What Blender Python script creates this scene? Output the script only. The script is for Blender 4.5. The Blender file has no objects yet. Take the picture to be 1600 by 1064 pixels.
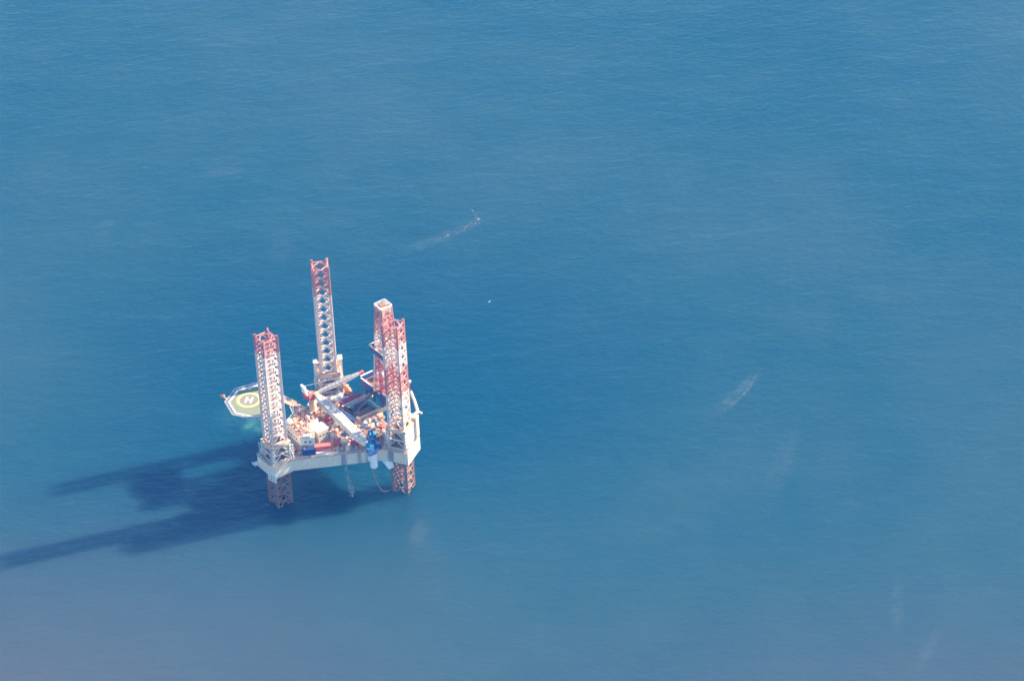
import bpy, math, random
from mathutils import Vector, Matrix

R = math.radians
SC = bpy.context.scene
COL = SC.collection

# ------------------------------------------------------------------ camera
cam_d = bpy.data.cameras.new('camera')
cam = bpy.data.objects.new('camera', cam_d)
COL.objects.link(cam)
cam_d.sensor_width = 36.0
cam_d.lens = 126.43
cam_d.clip_start = 5.0
cam_d.clip_end = 60000.0
_r = Vector((0.99532297, -0.08903936, -0.03747235))
_u = Vector((0.08219597, 0.57677384, 0.81275812))
_b = -Vector((0.05075439, 0.81203691, -0.58139492))
m = Matrix((_r, _u, _b)).transposed().to_4x4()
m.translation = Vector((0.0, -1333.156, 1022.074))
cam.matrix_world = m
SC.camera = cam

# ------------------------------------------------------------- sky and sun
SUN_EL, SUN_AZ = 35.5, 12.0                    # azimuth counted from +X towards +Y
w = bpy.data.worlds.new('World')
SC.world = w
w.use_nodes = True
nt = w.node_tree
nt.nodes.clear()
sky = nt.nodes.new('ShaderNodeTexSky')
sky.sky_type = 'NISHITA'
sky.sun_disc = False
sky.sun_elevation = R(SUN_EL)
sky.sun_rotation = R(90 - SUN_AZ)
sky.air_density = 1.0
sky.dust_density = 0.2
sky.ozone_density = 5.0
bg = nt.nodes.new('ShaderNodeBackground')
bg.inputs['Strength'].default_value = 0.115
ow = nt.nodes.new('ShaderNodeOutputWorld')
nt.links.new(sky.outputs[0], bg.inputs['Color'])
nt.links.new(bg.outputs[0], ow.inputs['Surface'])

sd = bpy.data.lights.new('sun', 'SUN')
sd.energy = 5.0
sd.angle = R(1.0)
sd.color = (1.0, 0.90, 0.74)
sun = bpy.data.objects.new('sun', sd)
COL.objects.link(sun)
sdir = Vector((math.cos(R(SUN_EL)) * math.cos(R(SUN_AZ)), math.cos(R(SUN_EL)) * math.sin(R(SUN_AZ)), math.sin(R(SUN_EL))))
sun.rotation_euler = sdir.to_track_quat('Z', 'Y').to_euler()
sun.location = sdir * 900

SC.view_settings.view_transform = 'Standard'
SC.view_settings.look = 'None'
SC.view_settings.exposure = 1.5
SC.view_settings.gamma = 1.0
SC.cycles.filter_width = 1.6                   # a soft long lens
SC.cycles.max_bounces = 6
SC.cycles.use_denoising = True

# --------------------------------------------------------------- materials
def nodes_of(name):
    mt = bpy.data.materials.new(name)
    mt.use_nodes = True
    return mt, mt.node_tree, mt.node_tree.nodes['Principled BSDF']

def nd(t, kind, **kw):
    n = t.nodes.new(kind)
    for k, v in kw.items():
        if k in n.inputs: n.inputs[k].default_value = v
        else: setattr(n, k, v)
    return n

def mathn(t, op, a, b=None, c=None, clamp=False):
    n = t.nodes.new('ShaderNodeMath'); n.operation = op; n.use_clamp = clamp
    for i, x in enumerate((a, b, c)):
        if x is None: continue
        if isinstance(x, (int, float)): n.inputs[i].default_value = x
        else: t.links.new(x, n.inputs[i])
    return n.outputs[0]

def mixc(t, fac, a, b):
    n = t.nodes.new('ShaderNodeMix'); n.data_type = 'RGBA'
    for s, x in ((0, fac), (6, a), (7, b)):
        if isinstance(x, (int, float)): n.inputs[s].default_value = x
        elif isinstance(x, tuple): n.inputs[s].default_value = (*x, 1.0)
        else: t.links.new(x, n.inputs[s])
    return n.outputs[2]

def ramp(t, fac, stops, interp='LINEAR'):
    n = t.nodes.new('ShaderNodeValToRGB'); cr = n.color_ramp; cr.interpolation = interp
    while len(cr.elements) < len(stops): cr.elements.new(0.5)
    for e, (p, c) in zip(cr.elements, stops):
        e.position = p; e.color = (c, c, c, 1) if isinstance(c, (int, float)) else (*c, 1)
    t.links.new(fac, n.inputs[0])
    return n.outputs[0]

RUST = (0.22, 0.085, 0.035)
def paint(name, col, rough=0.55, wear=0.25, dirt=0.35, rust=RUST, sc=0.35):
    """weathered marine paint: cloudy grime and patches of rust"""
    mt, t, p = nodes_of(name)
    tc = t.nodes.new('ShaderNodeTexCoord')
    n1 = nd(t, 'ShaderNodeTexNoise', Scale=sc, Detail=5.0, Roughness=0.65)
    n2 = nd(t, 'ShaderNodeTexNoise', Scale=sc * 3.7, Detail=6.0, Roughness=0.7)
    t.links.new(tc.outputs['Object'], n1.inputs['Vector'])
    t.links.new(tc.outputs['Object'], n2.inputs['Vector'])
    d = ramp(t, n1.outputs[0], [(0.35, 0.0), (0.7, dirt)])
    dark = tuple(c * 0.55 + 0.02 * k for c, k in zip(col, (1.2, 1.0, 0.7)))
    c1 = mixc(t, d, col, dark)
    rf = ramp(t, n2.outputs[0], [(0.62 - wear * 0.3, 0.0), (0.72 - wear * 0.1, min(1.0, wear * 2.2))])
    c2 = mixc(t, rf, c1, rust)
    t.links.new(c2, p.inputs['Base Color'])
    p.inputs['Roughness'].default_value = rough
    return mt

WHITE = paint('white_paint', (0.82, 0.74, 0.64), wear=0.22)
CREAM = paint('cream_paint', (0.76, 0.62, 0.46), wear=0.28)
BRIGHT = paint('fresh_white_paint', (0.86, 0.86, 0.85), wear=0.03, dirt=0.1)
LEGW = paint('leg_white_paint', (0.82, 0.69, 0.60), wear=0.5, sc=0.8, rust=(0.56, 0.25, 0.20))
LEGR = paint('leg_red_paint', (0.56, 0.19, 0.155), wear=0.4, sc=0.8, rust=(0.68, 0.45, 0.40))
LEGB = paint('leg_rust_and_shade', (0.31, 0.17, 0.135), wear=0.4, sc=0.6)
RED = paint('red_paint', (0.55, 0.05, 0.05), wear=0.12)
CORAL = paint('coral_red_paint', (0.70, 0.14, 0.11), wear=0.1)
MAGENTA = paint('magenta_red_paint', (0.50, 0.04, 0.12), wear=0.1)
ORANGE = paint('orange_paint', (0.85, 0.26, 0.06), wear=0.06, dirt=0.15)
PEACH = paint('faded_orange_paint', (0.78, 0.42, 0.24), wear=0.2)
NAVY = paint('navy_paint', (0.015, 0.05, 0.20), wear=0.08)
BLUE = paint('blue_paint', (0.03, 0.11, 0.33), wear=0.22)
TEAL = paint('teal_paint', (0.02, 0.24, 0.38), wear=0.22)
SKYB = paint('light_blue_paint', (0.33, 0.52, 0.74), wear=0.08)
GREY = paint('grey_paint', (0.42, 0.41, 0.42), wear=0.2)
TAN = paint('tan_grey_paint', (0.50, 0.44, 0.37), wear=0.25)
DARK = paint('dark_steel', (0.09, 0.09, 0.12), wear=0.3)
BROWN = paint('rusty_brown_steel', (0.33, 0.18, 0.11), wear=0.5)
DECKM = paint('deck_coating', (0.48, 0.37, 0.31), rough=0.8, wear=0.5, sc=0.25)
PINK = paint('faded_pink_paint', (0.72, 0.40, 0.32), wear=0.3)
HELI = paint('helideck_green_coating', (0.20, 0.215, 0.135), rough=0.8, wear=0.12, dirt=0.45, sc=0.18)
HELIG = paint('helideck_grey_coating', (0.20, 0.185, 0.13), rough=0.8, wear=0.0, dirt=0.3)
YELLOW = paint('yellow_marking_paint', (0.78, 0.53, 0.19), rough=0.7, wear=0.0, dirt=0.12)
MARK = paint('white_marking_paint', (0.85, 0.84, 0.80), rough=0.7, wear=0.0, dirt=0.05)
NET = paint('perimeter_net', (0.46, 0.42, 0.42), rough=0.9, wear=0.1)
GLASS = paint('dark_window_glass', (0.03, 0.04, 0.06), rough=0.15, wear=0.0, dirt=0.0)
RUBBER = paint('hose_rubber', (0.45, 0.24, 0.22), wear=0.1)
FOAMM = paint('sea_foam_white', (0.36, 0.34, 0.35), rough=0.9, wear=0.0, dirt=0.2)
PALLET = [WHITE, CREAM, PEACH, TAN, CORAL, BROWN, ORANGE, PINK, RED, CREAM, PEACH, BROWN, PINK]

# hull side: off-white plate with real run-off stains down the starboard wall
def hull_material():
    mt, t, p = nodes_of('hull_plating')
    tc = t.nodes.new('ShaderNodeTexCoord')
    sep = t.nodes.new('ShaderNodeSeparateXYZ'); t.links.new(tc.outputs['Object'], sep.inputs[0])
    n1 = nd(t, 'ShaderNodeTexNoise', Scale=0.25, Detail=5.0, Roughness=0.6); t.links.new(tc.outputs['Object'], n1.inputs['Vector'])
    # distance along the starboard wall, wobbled a little with height
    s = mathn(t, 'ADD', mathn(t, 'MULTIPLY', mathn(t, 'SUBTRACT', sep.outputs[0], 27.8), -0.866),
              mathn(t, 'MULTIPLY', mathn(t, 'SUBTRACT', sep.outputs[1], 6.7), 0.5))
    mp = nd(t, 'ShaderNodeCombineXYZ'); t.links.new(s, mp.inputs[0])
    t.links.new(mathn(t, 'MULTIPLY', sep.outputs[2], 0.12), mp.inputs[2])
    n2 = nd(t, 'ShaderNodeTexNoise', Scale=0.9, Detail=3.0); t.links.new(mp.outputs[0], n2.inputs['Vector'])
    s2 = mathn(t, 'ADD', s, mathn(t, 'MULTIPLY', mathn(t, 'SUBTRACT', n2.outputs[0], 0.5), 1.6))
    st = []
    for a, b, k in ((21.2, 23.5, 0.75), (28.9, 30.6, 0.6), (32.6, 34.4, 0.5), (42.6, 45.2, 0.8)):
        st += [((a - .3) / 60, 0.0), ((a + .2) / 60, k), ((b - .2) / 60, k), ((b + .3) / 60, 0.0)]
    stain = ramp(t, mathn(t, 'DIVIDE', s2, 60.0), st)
    n3 = nd(t, 'ShaderNodeTexNoise', Scale=1.6, Detail=4.0); t.links.new(mp.outputs[0], n3.inputs['Vector'])
    streak = ramp(t, n3.outputs[0], [(0.42, 0.0), (0.72, 0.5)])
    c = mixc(t, ramp(t, n1.outputs[0], [(0.35, 0.0), (0.7, 0.35)]), (0.86, 0.71, 0.55), (0.62, 0.48, 0.38))
    c = mixc(t, streak, c, (0.50, 0.42, 0.38))
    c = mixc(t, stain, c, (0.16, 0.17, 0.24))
    # rust along the gunwale
    zr = mathn(t, 'ADD', sep.outputs[2], mathn(t, 'MULTIPLY', n2.outputs[0], 0.9))
    c = mixc(t, ramp(t, mathn(t, 'SUBTRACT', zr, 25.6), [(0.0, 0.0), (0.8, 0.5)]), c, (0.42, 0.22, 0.14))
    t.links.new(c, p.inputs['Base Color']); p.inputs['Roughness'].default_value = 0.6
    return mt
HULL = hull_material()

# ------------------------------------------------------------ mesh builder
class MB:
    def __init__(s): s.v = []; s.f = []; s.m = []
    def add(s, vs, fs, mi=0):
        o = len(s.v); s.v += [tuple(x) for x in vs]
        for f in fs: s.f.append(tuple(i + o for i in f)); s.m.append(mi)
    def box(s, c, d, rz=0.0, mi=0):
        cx, cy, cz = c; a, b, h = d[0] / 2, d[1] / 2, d[2] / 2
        co, si = math.cos(R(rz)), math.sin(R(rz))
        vs = [(cx + x * co - y * si, cy + x * si + y * co, cz + z) for z in (-h, h) for x, y in ((-a, -b), (a, -b), (a, b), (-a, b))]
        s.add(vs, [(3, 2, 1, 0), (4, 5, 6, 7), (0, 1, 5, 4), (1, 2, 6, 5), (2, 3, 7, 6), (3, 0, 4, 7)], mi)
    def beam(s, p, q, wd, ht=None, mi=0):
        p, q = Vector(p), Vector(q); d = (q - p)
        if d.length < 1e-6: return
        d.normalize(); ht = ht or wd
        up = Vector((0, 0, 1)) if abs(d.z) < 0.95 else Vector((1, 0, 0))
        x = d.cross(up).normalized() * wd / 2; y = x.cross(d).normalized() * ht / 2
        vs = [a + e for a in (p, q) for e in (-x - y, x - y, x + y, -x + y)]
        s.add(vs, [(3, 2, 1, 0), (4, 5, 6, 7), (0, 1, 5, 4), (1, 2, 6, 5), (2, 3, 7, 6), (3, 0, 4, 7)], mi)
    def tube(s, p, q, r, n=6, r2=None, mi=0, cap=True):
        p, q = Vector(p), Vector(q); d = (q - p)
        if d.length < 1e-6: return
        d.normalize(); r2 = r if r2 is None else r2
        up = Vector((0, 0, 1)) if abs(d.z) < 0.95 else Vector((1, 0, 0))
        x = d.cross(up).normalized(); y = x.cross(d)
        vs = []
        for a, rr in ((p, r), (q, r2)):
            for i in range(n):
                t = 2 * math.pi * i / n
                vs.append(a + x * math.cos(t) * rr + y * math.sin(t) * rr)
        fs = [(i, (i + 1) % n, n + (i + 1) % n, n + i) for i in range(n)]
        if cap: fs += [tuple(range(n))[::-1], tuple(range(n, 2 * n))]
        s.add(vs, fs, mi)
    def path(s, pts, r, n=6, mi=0):
        for a, b in zip(pts, pts[1:]): s.tube(a, b, r, n, mi=mi)
    def prism(s, poly, z0, z1, mi=0, mtop=None):
        n = len(poly)
        vs = [(x, y, z0) for x, y in poly] + [(x, y, z1) for x, y in poly]
        s.add(vs, [(i, (i + 1) % n, n + (i + 1) % n, n + i) for i in range(n)] + [tuple(range(n))[::-1]], mi)
        s.add(vs[n:], [tuple(range(n))], mi if mtop is None else mtop)
    def lathe(s, prof, o, axis, n=12, mi=0):
        o = Vector(o); d = Vector(axis).normalized()
        up = Vector((0, 0, 1)) if abs(d.z) < 0.95 else Vector((1, 0, 0))
        x = d.cross(up).normalized(); y = x.cross(d)
        vs = []
        for h, r in prof:
            for i in range(n):
                t = 2 * math.pi * i / n
                vs.append(o + d * h + x * math.cos(t) * r + y * math.sin(t) * r)
        fs = []
        for k in range(len(prof) - 1):
            for i in range(n):
                fs.append((k * n + i, k * n + (i + 1) % n, (k + 1) * n + (i + 1) % n, (k + 1) * n + i))
        fs += [tuple(range(n))[::-1], tuple(range((len(prof) - 1) * n, len(prof) * n))]
        s.add(vs, fs, mi)
    def ring(s, c, r0, r1, z0, z1, n=48, mi=0):
        cx, cy = c
        vs = []
        for i in range(n):
            t = 2 * math.pi * i / n
            for r, z in ((r0, z0), (r1, z0), (r1, z1), (r0, z1)):
                vs.append((cx + r * math.cos(t), cy + r * math.sin(t), z))
        fs = []
        for i in range(n):
            j = (i + 1) % n
            for k in range(4): fs.append((i * 4 + k, j * 4 + k, j * 4 + (k + 1) % 4, i * 4 + (k + 1) % 4))
        s.add(vs, fs, mi)
    def rail(s, pts, h=1.15, r=0.06, mi=0, step=2.2):
        for a, b in zip(pts, pts[1:]):
            a, b = Vector(a), Vector(b); L = (b - a).length; k = max(1, int(L / step))
            for z in (h, h * 0.5): s.beam(a + Vector((0, 0, z)), b + Vector((0, 0, z)), r, mi=mi)
            for i in range(k + 1):
                q = a.lerp(b, i / k); s.beam(q, q + Vector((0, 0, h)), r, mi=mi)
    def build(s, name, mats, parent=None, smooth=False):
        me = bpy.data.meshes.new(name)
        me.from_pydata(s.v, [], s.f)
        for mt in (mats if isinstance(mats, (list, tuple)) else [mats]): me.materials.append(mt)
        me.polygons.foreach_set('material_index', s.m)
        if smooth: me.polygons.foreach_set('use_smooth', [True] * len(s.f))
        me.update()
        import bmesh as _b
        b = _b.new(); b.from_mesh(me); _b.ops.recalc_face_normals(b, faces=b.faces); b.to_mesh(me); b.free()
        o = bpy.data.objects.new(name, me); COL.objects.link(o)
        if parent is not None: o.parent = parent
        return o

def tag(o, label=None, cat=None, group=None, kind=None):
    if label: o['label'] = label
    if cat: o['category'] = cat
    if group: o['group'] = group
    if kind: o['kind'] = kind
    return o

TH = R(212.2)                                   # bow heading of the rig
def W(u, v, z=0.0):
    c, s = math.cos(TH), math.sin(TH)
    return Vector((u * c - v * s, u * s + v * c, z))

def thing(name, label, cat, u, v, z, rot=0.0, group=None):
    o = bpy.data.objects.new(name, None); COL.objects.link(o)
    o.empty_display_size = 0.5
    o.location = W(u, v, z); o.rotation_euler = (0, 0, TH + R(rot))
    return tag(o, label, cat, group)

def dup(root, u, v, z, rot, label, group=None):
    r = root.copy(); COL.objects.link(r)
    r.location = W(u, v, z); r.rotation_euler = (0, 0, TH + R(rot))
    r['label'] = label
    if group: r['group'] = group
    for ch in list(root.children):
        c = ch.copy(); COL.objects.link(c); c.parent = r
        for g in list(ch.children):
            d = g.copy(); COL.objects.link(d); d.parent = c
    return r

# ------------------------------------------------------------------- water
def water_material():
    mt, t, p = nodes_of('sea_water')
    tc = t.nodes.new('ShaderNodeTexCoord'); ob = tc.outputs['Object']
    sep = t.nodes.new('ShaderNodeSeparateXYZ'); t.links.new(ob, sep.inputs[0])
    # broad bodies of clearer and siltier water
    big = nd(t, 'ShaderNodeTexNoise', Scale=0.0045, Detail=4.0, Roughness=0.55); t.links.new(ob, big.inputs['Vector'])
    mid = nd(t, 'ShaderNodeTexNoise', Scale=0.03, Detail=5.0, Roughness=0.6); t.links.new(ob, mid.inputs['Vector'])
    k = mathn(t, 'ADD', mathn(t, 'MULTIPLY', big.outputs[0], 0.75), mathn(t, 'MULTIPLY', mid.outputs[0], 0.25))
    c = mixc(t, ramp(t, k, [(0.38, 0.0), (0.62, 1.0)]), WATER_A, WATER_B)
    # silt plumes, streaks and painted-in glare veil: centre, half-axes, heading, strength, colour
    for cx, cy, a, b, ang, st, colr in PLUMES_AND_VEIL:
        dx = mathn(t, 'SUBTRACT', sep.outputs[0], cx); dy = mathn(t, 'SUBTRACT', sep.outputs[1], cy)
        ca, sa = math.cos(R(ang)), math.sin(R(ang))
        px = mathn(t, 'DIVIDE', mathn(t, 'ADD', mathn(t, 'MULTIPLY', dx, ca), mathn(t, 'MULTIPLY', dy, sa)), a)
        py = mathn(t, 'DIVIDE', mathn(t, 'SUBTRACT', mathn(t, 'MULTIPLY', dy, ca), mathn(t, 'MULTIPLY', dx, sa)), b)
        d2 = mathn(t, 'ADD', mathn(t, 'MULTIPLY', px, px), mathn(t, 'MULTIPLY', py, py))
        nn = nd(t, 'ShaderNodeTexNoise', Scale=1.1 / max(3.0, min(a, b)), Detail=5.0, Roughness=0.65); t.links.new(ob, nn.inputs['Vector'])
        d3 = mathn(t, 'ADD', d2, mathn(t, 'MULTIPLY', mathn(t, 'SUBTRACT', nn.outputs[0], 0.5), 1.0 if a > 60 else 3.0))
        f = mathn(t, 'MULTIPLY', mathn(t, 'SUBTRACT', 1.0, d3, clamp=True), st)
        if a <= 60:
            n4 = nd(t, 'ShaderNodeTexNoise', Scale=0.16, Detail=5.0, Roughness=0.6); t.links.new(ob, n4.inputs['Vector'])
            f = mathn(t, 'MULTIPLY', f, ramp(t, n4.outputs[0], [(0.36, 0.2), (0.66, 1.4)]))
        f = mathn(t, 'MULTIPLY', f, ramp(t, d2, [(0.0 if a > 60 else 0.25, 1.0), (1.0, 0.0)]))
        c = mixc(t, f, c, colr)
    t.links.new(c, p.inputs['Base Color'])
    p.inputs['Roughness'].default_value = 0.22
    p.subsurface_method = 'BURLEY'
    p.inputs['Subsurface Weight'].default_value = 1.0
    p.inputs['Subsurface Radius'].default_value = (0.6, 1.0, 1.2)
    p.inputs['Subsurface Scale'].default_value = 17.0
    p.inputs['IOR'].default_value = 1.33
    p.inputs['Specular IOR Level'].default_value = 0.4
    # wind waves: two trains crossed with smaller chop
    def waves(sc, stretch, ang, det):
        mp = nd(t, 'ShaderNodeMapping'); mp.inputs['Rotation'].default_value = (0, 0, R(ang)); mp.inputs['Scale'].default_value = (sc * stretch, sc, sc)
        t.links.new(ob, mp.inputs['Vector'])
        n = nd(t, 'ShaderNodeTexNoise', Scale=1.0, Detail=det, Roughness=0.55); t.links.new(mp.outputs[0], n.inputs['Vector'])
        return n.outputs[0]
    h = mathn(t, 'ADD', mathn(t, 'MULTIPLY', waves(0.20, 0.6, 16, 4.0), 1.0), mathn(t, 'MULTIPLY', waves(0.45, 0.65, -14, 3.0), 0.75))
    h = mathn(t, 'ADD', h, mathn(t, 'MULTIPLY', waves(0.045, 0.4, 22, 2.0), 1.6))
    bp = nd(t, 'ShaderNodeBump', Strength=WAVE_STRENGTH, Distance=1.0)
    t.links.new(h, bp.inputs['Height']); t.links.new(bp.outputs[0], p.inputs['Normal'])
    return mt
WATER_A, WATER_B = (0.006, 0.047, 0.075), (0.018, 0.058, 0.080)
WAVE_STRENGTH = 0.55
SILT = (0.10, 0.13, 0.145)
BLUER, VEIL_TINT = (0.000, 0.038, 0.075), (0.060, 0.065, 0.078)  # second tint is a grey-mauve glare veil painted into the water
PLUMES_AND_VEIL = [
    (0, 60, 230, 190, 30, 1.0, BLUER),  # bluer tint laid round the rig
    (-210, -230, 380, 260, 15, 1.0, VEIL_TINT),
    (240, -330, 380, 270, -5, 1.0, VEIL_TINT),
    (-37, 43, 10, 9, 20, 0.55, (0.05, 0.16, 0.145)),
    (-46, 52, 16, 12, 20, 0.25, (0.03, 0.11, 0.125)),
    (62, 190, 34, 6, 30, 0.18, SILT),
    (192, 36, 26, 5, 50, 0.25, SILT),
    (-110, 222, 14, 7, 70, 0.12, SILT),
    (-48, 268, 18, 7, 10, 0.10, SILT),
    (-20, 195, 20, 9, 80, 0.07, SILT),
    (240, -129, 24, 4, 80, 0.16, SILT),
    (248, -160, 20, 4, 60, 0.14, SILT),
    (205, -20, 44, 7, 70, 0.10, SILT),
    (33, -50, 13, 5, 70, 0.14, (0.10, 0.12, 0.125)),  # reflection of the lit hull corner, painted into the sea colour
]
wm = MB(); S = 14000.0
wm.add([(-S, -S, 0), (S, -S, 0), (S, S, 0), (-S, S, 0)], [(0, 1, 2, 3)])
tag(wm.build('sea_water', water_material()), kind='structure')

# ================================================================== the rig
HD, HB, RHO, LW = 25.8, 19.7, 33.0, 3.51
rig = bpy.data.objects.new('jackup_rig', None); COL.objects.link(rig)
rig.rotation_euler = (0, 0, TH)
tag(rig, 'white jack-up drilling rig standing on three red and white lattice legs in open sea', 'drilling rig')

def ax(alpha):
    a = R(alpha); return Vector((math.cos(a), math.sin(a), 0)), Vector((-math.sin(a), math.cos(a), 0))
def P(alpha, o, t, z=0.0):
    e, n = ax(alpha); q = e * o + n * t; return Vector((q.x, q.y, z))

# hull
SO, SW, SI = 39.4, 6.7, 27.8
poly = []
for al in (0, 120, 240):
    if al == 0:
        poly += [P(al, SI, -SW), P(al, SO, -SW), P(al, SO, SW - 4.6), P(al, SO - 1.2, SW - 0.2), P(al, SO - 3.0, SW), P(al, SI + 1.0, SW)]
    else:
        poly += [P(al, SI, -SW), P(al, SO, -SW), P(al, SO, SW), P(al, SI, SW)]
poly = [(p.x, p.y) for p in poly]
h = MB(); h.prism(poly, HB, HD, 0, 1)
hull = h.build('hull', [HULL, DECKM], rig)
b = MB()
for (x0, y0), (x1, y1) in zip(poly, poly[1:] + poly[:1]):
    b.beam((x0, y0, HD + 0.16), (x1, y1, HD + 0.16), 0.34, 0.30)
b.build('gunwale', PEACH, hull)
b = MB(); b.rail([(x, y, HD + 0.3) for x, y in poly + poly[:1]], 1.1, 0.09)
b.build('railing', WHITE, hull)
# pale plated margin along the starboard edge
d = Vector((-0.866, 0.5, 0)); nI = Vector((-0.5, -0.866, 0)); p0 = Vector((27.8, 6.7, 0))
b = MB()
q = [p0 + d * 7.5 + nI * 0.4, p0 + d * 20.5 + nI * 0.4, p0 + d * 20.5 + nI * 3.0, p0 + d * 7.5 + nI * 3.0]
b.prism([(a.x, a.y) for a in q], HD, HD + 0.35)
b.build('deck_walkway', WHITE, hull)

# legs -------------------------------------------------------------------
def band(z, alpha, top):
    if z < HB - 0.5 or HD - 0.5 < z < HD + 7.0: return 2  # rust below the hull; inside towers the same tone stands in for shade
    dz = top - z
    if alpha == 0: return 1 if dz < 9.0 else 0
    if alpha == 240: return 1 if dz < 15.5 else 0
    if dz < 12.5: return 1
    if 25.0 < dz < 38.5: return 1
    return 0
LEGTOP = {0: 94.4, 120: 94.2, 240: 96.0}
for al in (120, 240, 0):
    top = LEGTOP[al]; bay = 4.75; z0 = -5.0
    tops = top - 1.4
    cs = [P(al, RHO + a * LW, c * LW) for a, c in ((1, -1), (1, 1), (-1, 1), (-1, -1))]
    br = MB()
    k = 0
    while True:
        zt = tops - bay * k; zb = zt - bay
        if zb < z0: break
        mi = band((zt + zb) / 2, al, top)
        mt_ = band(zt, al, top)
        mids = []
        for i in range(4):
            a, c = cs[i], cs[(i + 1) % 4]
            A, C = a + Vector((0, 0, zt)), c + Vector((0, 0, zt)); M = (A + C) / 2
            mids.append(M)
            br.tube(A, C, 0.29, 6, mi=mt_, cap=False)
            br.tube(a + Vector((0, 0, zb)), M, 0.33, 6, mi=mi, cap=False)
            br.tube(c + Vector((0, 0, zb)), M, 0.33, 6, mi=mi, cap=False)
            # redundant members of the K panel
            br.tube((a + Vector((0, 0, zb + bay * 0.52))), (a + Vector((0, 0, zb))).lerp(M, 0.52), 0.2, 5, mi=mi, cap=False)
            br.tube((c + Vector((0, 0, zb + bay * 0.52))), (c + Vector((0, 0, zb))).lerp(M, 0.52), 0.2, 5, mi=mi, cap=False)
        for i in range(4): br.tube(mids[i], mids[(i + 1) % 4], 0.25, 5, mi=mt_, cap=False)
        k += 1
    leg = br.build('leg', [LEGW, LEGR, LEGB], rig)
    for i, (sa, sb) in enumerate(((1, -1), (1, 1), (-1, 1), (-1, -1))):
        ch = MB(); z = z0
        base = cs[i]; outv = (base - P(al, RHO, 0)).normalized()
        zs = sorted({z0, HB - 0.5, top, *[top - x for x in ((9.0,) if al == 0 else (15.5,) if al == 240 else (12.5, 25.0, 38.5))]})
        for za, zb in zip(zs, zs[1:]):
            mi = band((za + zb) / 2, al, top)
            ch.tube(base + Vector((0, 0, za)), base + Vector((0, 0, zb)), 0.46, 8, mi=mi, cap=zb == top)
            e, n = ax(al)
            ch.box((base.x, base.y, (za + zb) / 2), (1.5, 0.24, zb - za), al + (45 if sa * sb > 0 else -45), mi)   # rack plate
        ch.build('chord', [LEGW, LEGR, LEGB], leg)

# jacking towers ---------------------------------------------------------
def jack_tower(al, H, hi, tone, plates, ptone):
    w0 = 4.45
    cs = [P(al, RHO + a * w0, c * w0) for a, c in ((1, -1), (1, 1), (-1, 1), (-1, -1))]
    fr = MB()
    for i in range(4):
        a, c = cs[i], cs[(i + 1) % 4]
        Z = lambda q, z: q + Vector((0, 0, HD + z))
        fr.beam(Z(a, 0), Z(a, H), 0.75)
        fr.beam(Z(a, H * 0.5), Z(c, H * 0.5), 0.5, 0.5)
        fr.beam(Z(a, 0.4), Z(c, 0.4), 0.5, 0.7)
        M = (a + c) / 2
        fr.beam(Z(a, 0.4), Z(M, H * 0.5), 0.34); fr.beam(Z(c, 0.4), Z(M, H * 0.5), 0.34)
        fr.beam(Z(a, H * 0.5), Z(M, H - 0.5), 0.34); fr.beam(Z(c, H * 0.5), Z(M, H - 0.5), 0.34)
        # outward gusset braces at every post
        ov = (a - P(al, RHO, 0)).normalized()
        fr.beam(Z(a, H * 0.8), Z(a + ov * 1.7, 0.1), 0.35)
    tw = fr.build('jacking_tower', tone, rig)
    tb = MB()
    for i in range(4):
        a, c = cs[i], cs[(i + 1) % 4]; dd = (c - a).normalized() * 0.55
        tb.beam(a - dd + Vector((0, 0, HD + H)), c - dd + Vector((0, 0, HD + H)), 1.1, 1.3)
        tb.beam(a - dd + Vector((0, 0, HD + H + 0.72)), c - dd + Vector((0, 0, HD + H + 0.72)), 1.15, 0.14, 1)
    tb.build('top_beam', [CREAM, PEACH], tw)
    for a, c in ((1, -1), (1, 1), (-1, 1), (-1, -1)):
        jc = MB()
        q = P(al, RHO + a * 4.5, c * 4.5)
        jc.box((q.x, q.y, HD + hi / 2 + 1.2), (1.0, 1.0, hi - 2.0), al)
        for z in range(4):
            for sgn in (-1, 1):
                e, n = ax(al); off = (e * a + n * c).normalized()
                pp = q + off * 0.95 + Vector((-off.y, off.x, 0)) * 0.45 * sgn
                jc.tube(pp + Vector((0, 0, HD + 2.4 + z * (hi - 3) / 4)), pp + off * 0.75 + Vector((0, 0, HD + 2.4 + z * (hi - 3) / 4)), 0.36, 8, mi=1)
        jc.build('jack_case', [tone, GREY], tw)
    for a, c in plates:
        b = MB(); q = P(al, RHO + a * (w0 + .25), c * (w0 + .25)); wd = 2 * w0 - .8
        b.box((q.x, q.y, HD + H * .25 + .1), (wd if c else .18, .18 if c else wd, H * .5 - .7), al)
        b.box((q.x, q.y, HD + H * .75 - .2), (wd if c else .18, .18 if c else wd, H * .5 - 1.3), al)
        for k in range(4):
            e, n = ax(al); dd = (n if a else e) * (wd * (k - 1.5) / 4) + (e * a + n * c) * .14
            b.box((q.x + dd.x, q.y + dd.y, HD + H * .5), (.2, .2, H - 1.0), al)
        b.build('shading_side_plate', ptone, tw)
    return tw, cs
t0, _ = jack_tower(0, 9.0, 9.6, WHITE, [(-1, 0), (0, -1)], CREAM)  # plates added to keep the inside of the bow tower shaded
t1, _ = jack_tower(120, 10.5, 11.0, WHITE, [(1, 0), (0, 1)], BRIGHT)  # outer plate is real plating; the far one is added for shade
t2, _ = jack_tower(240, 10.5, 11.5, WHITE, [(0, -1)], PEACH)
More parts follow.
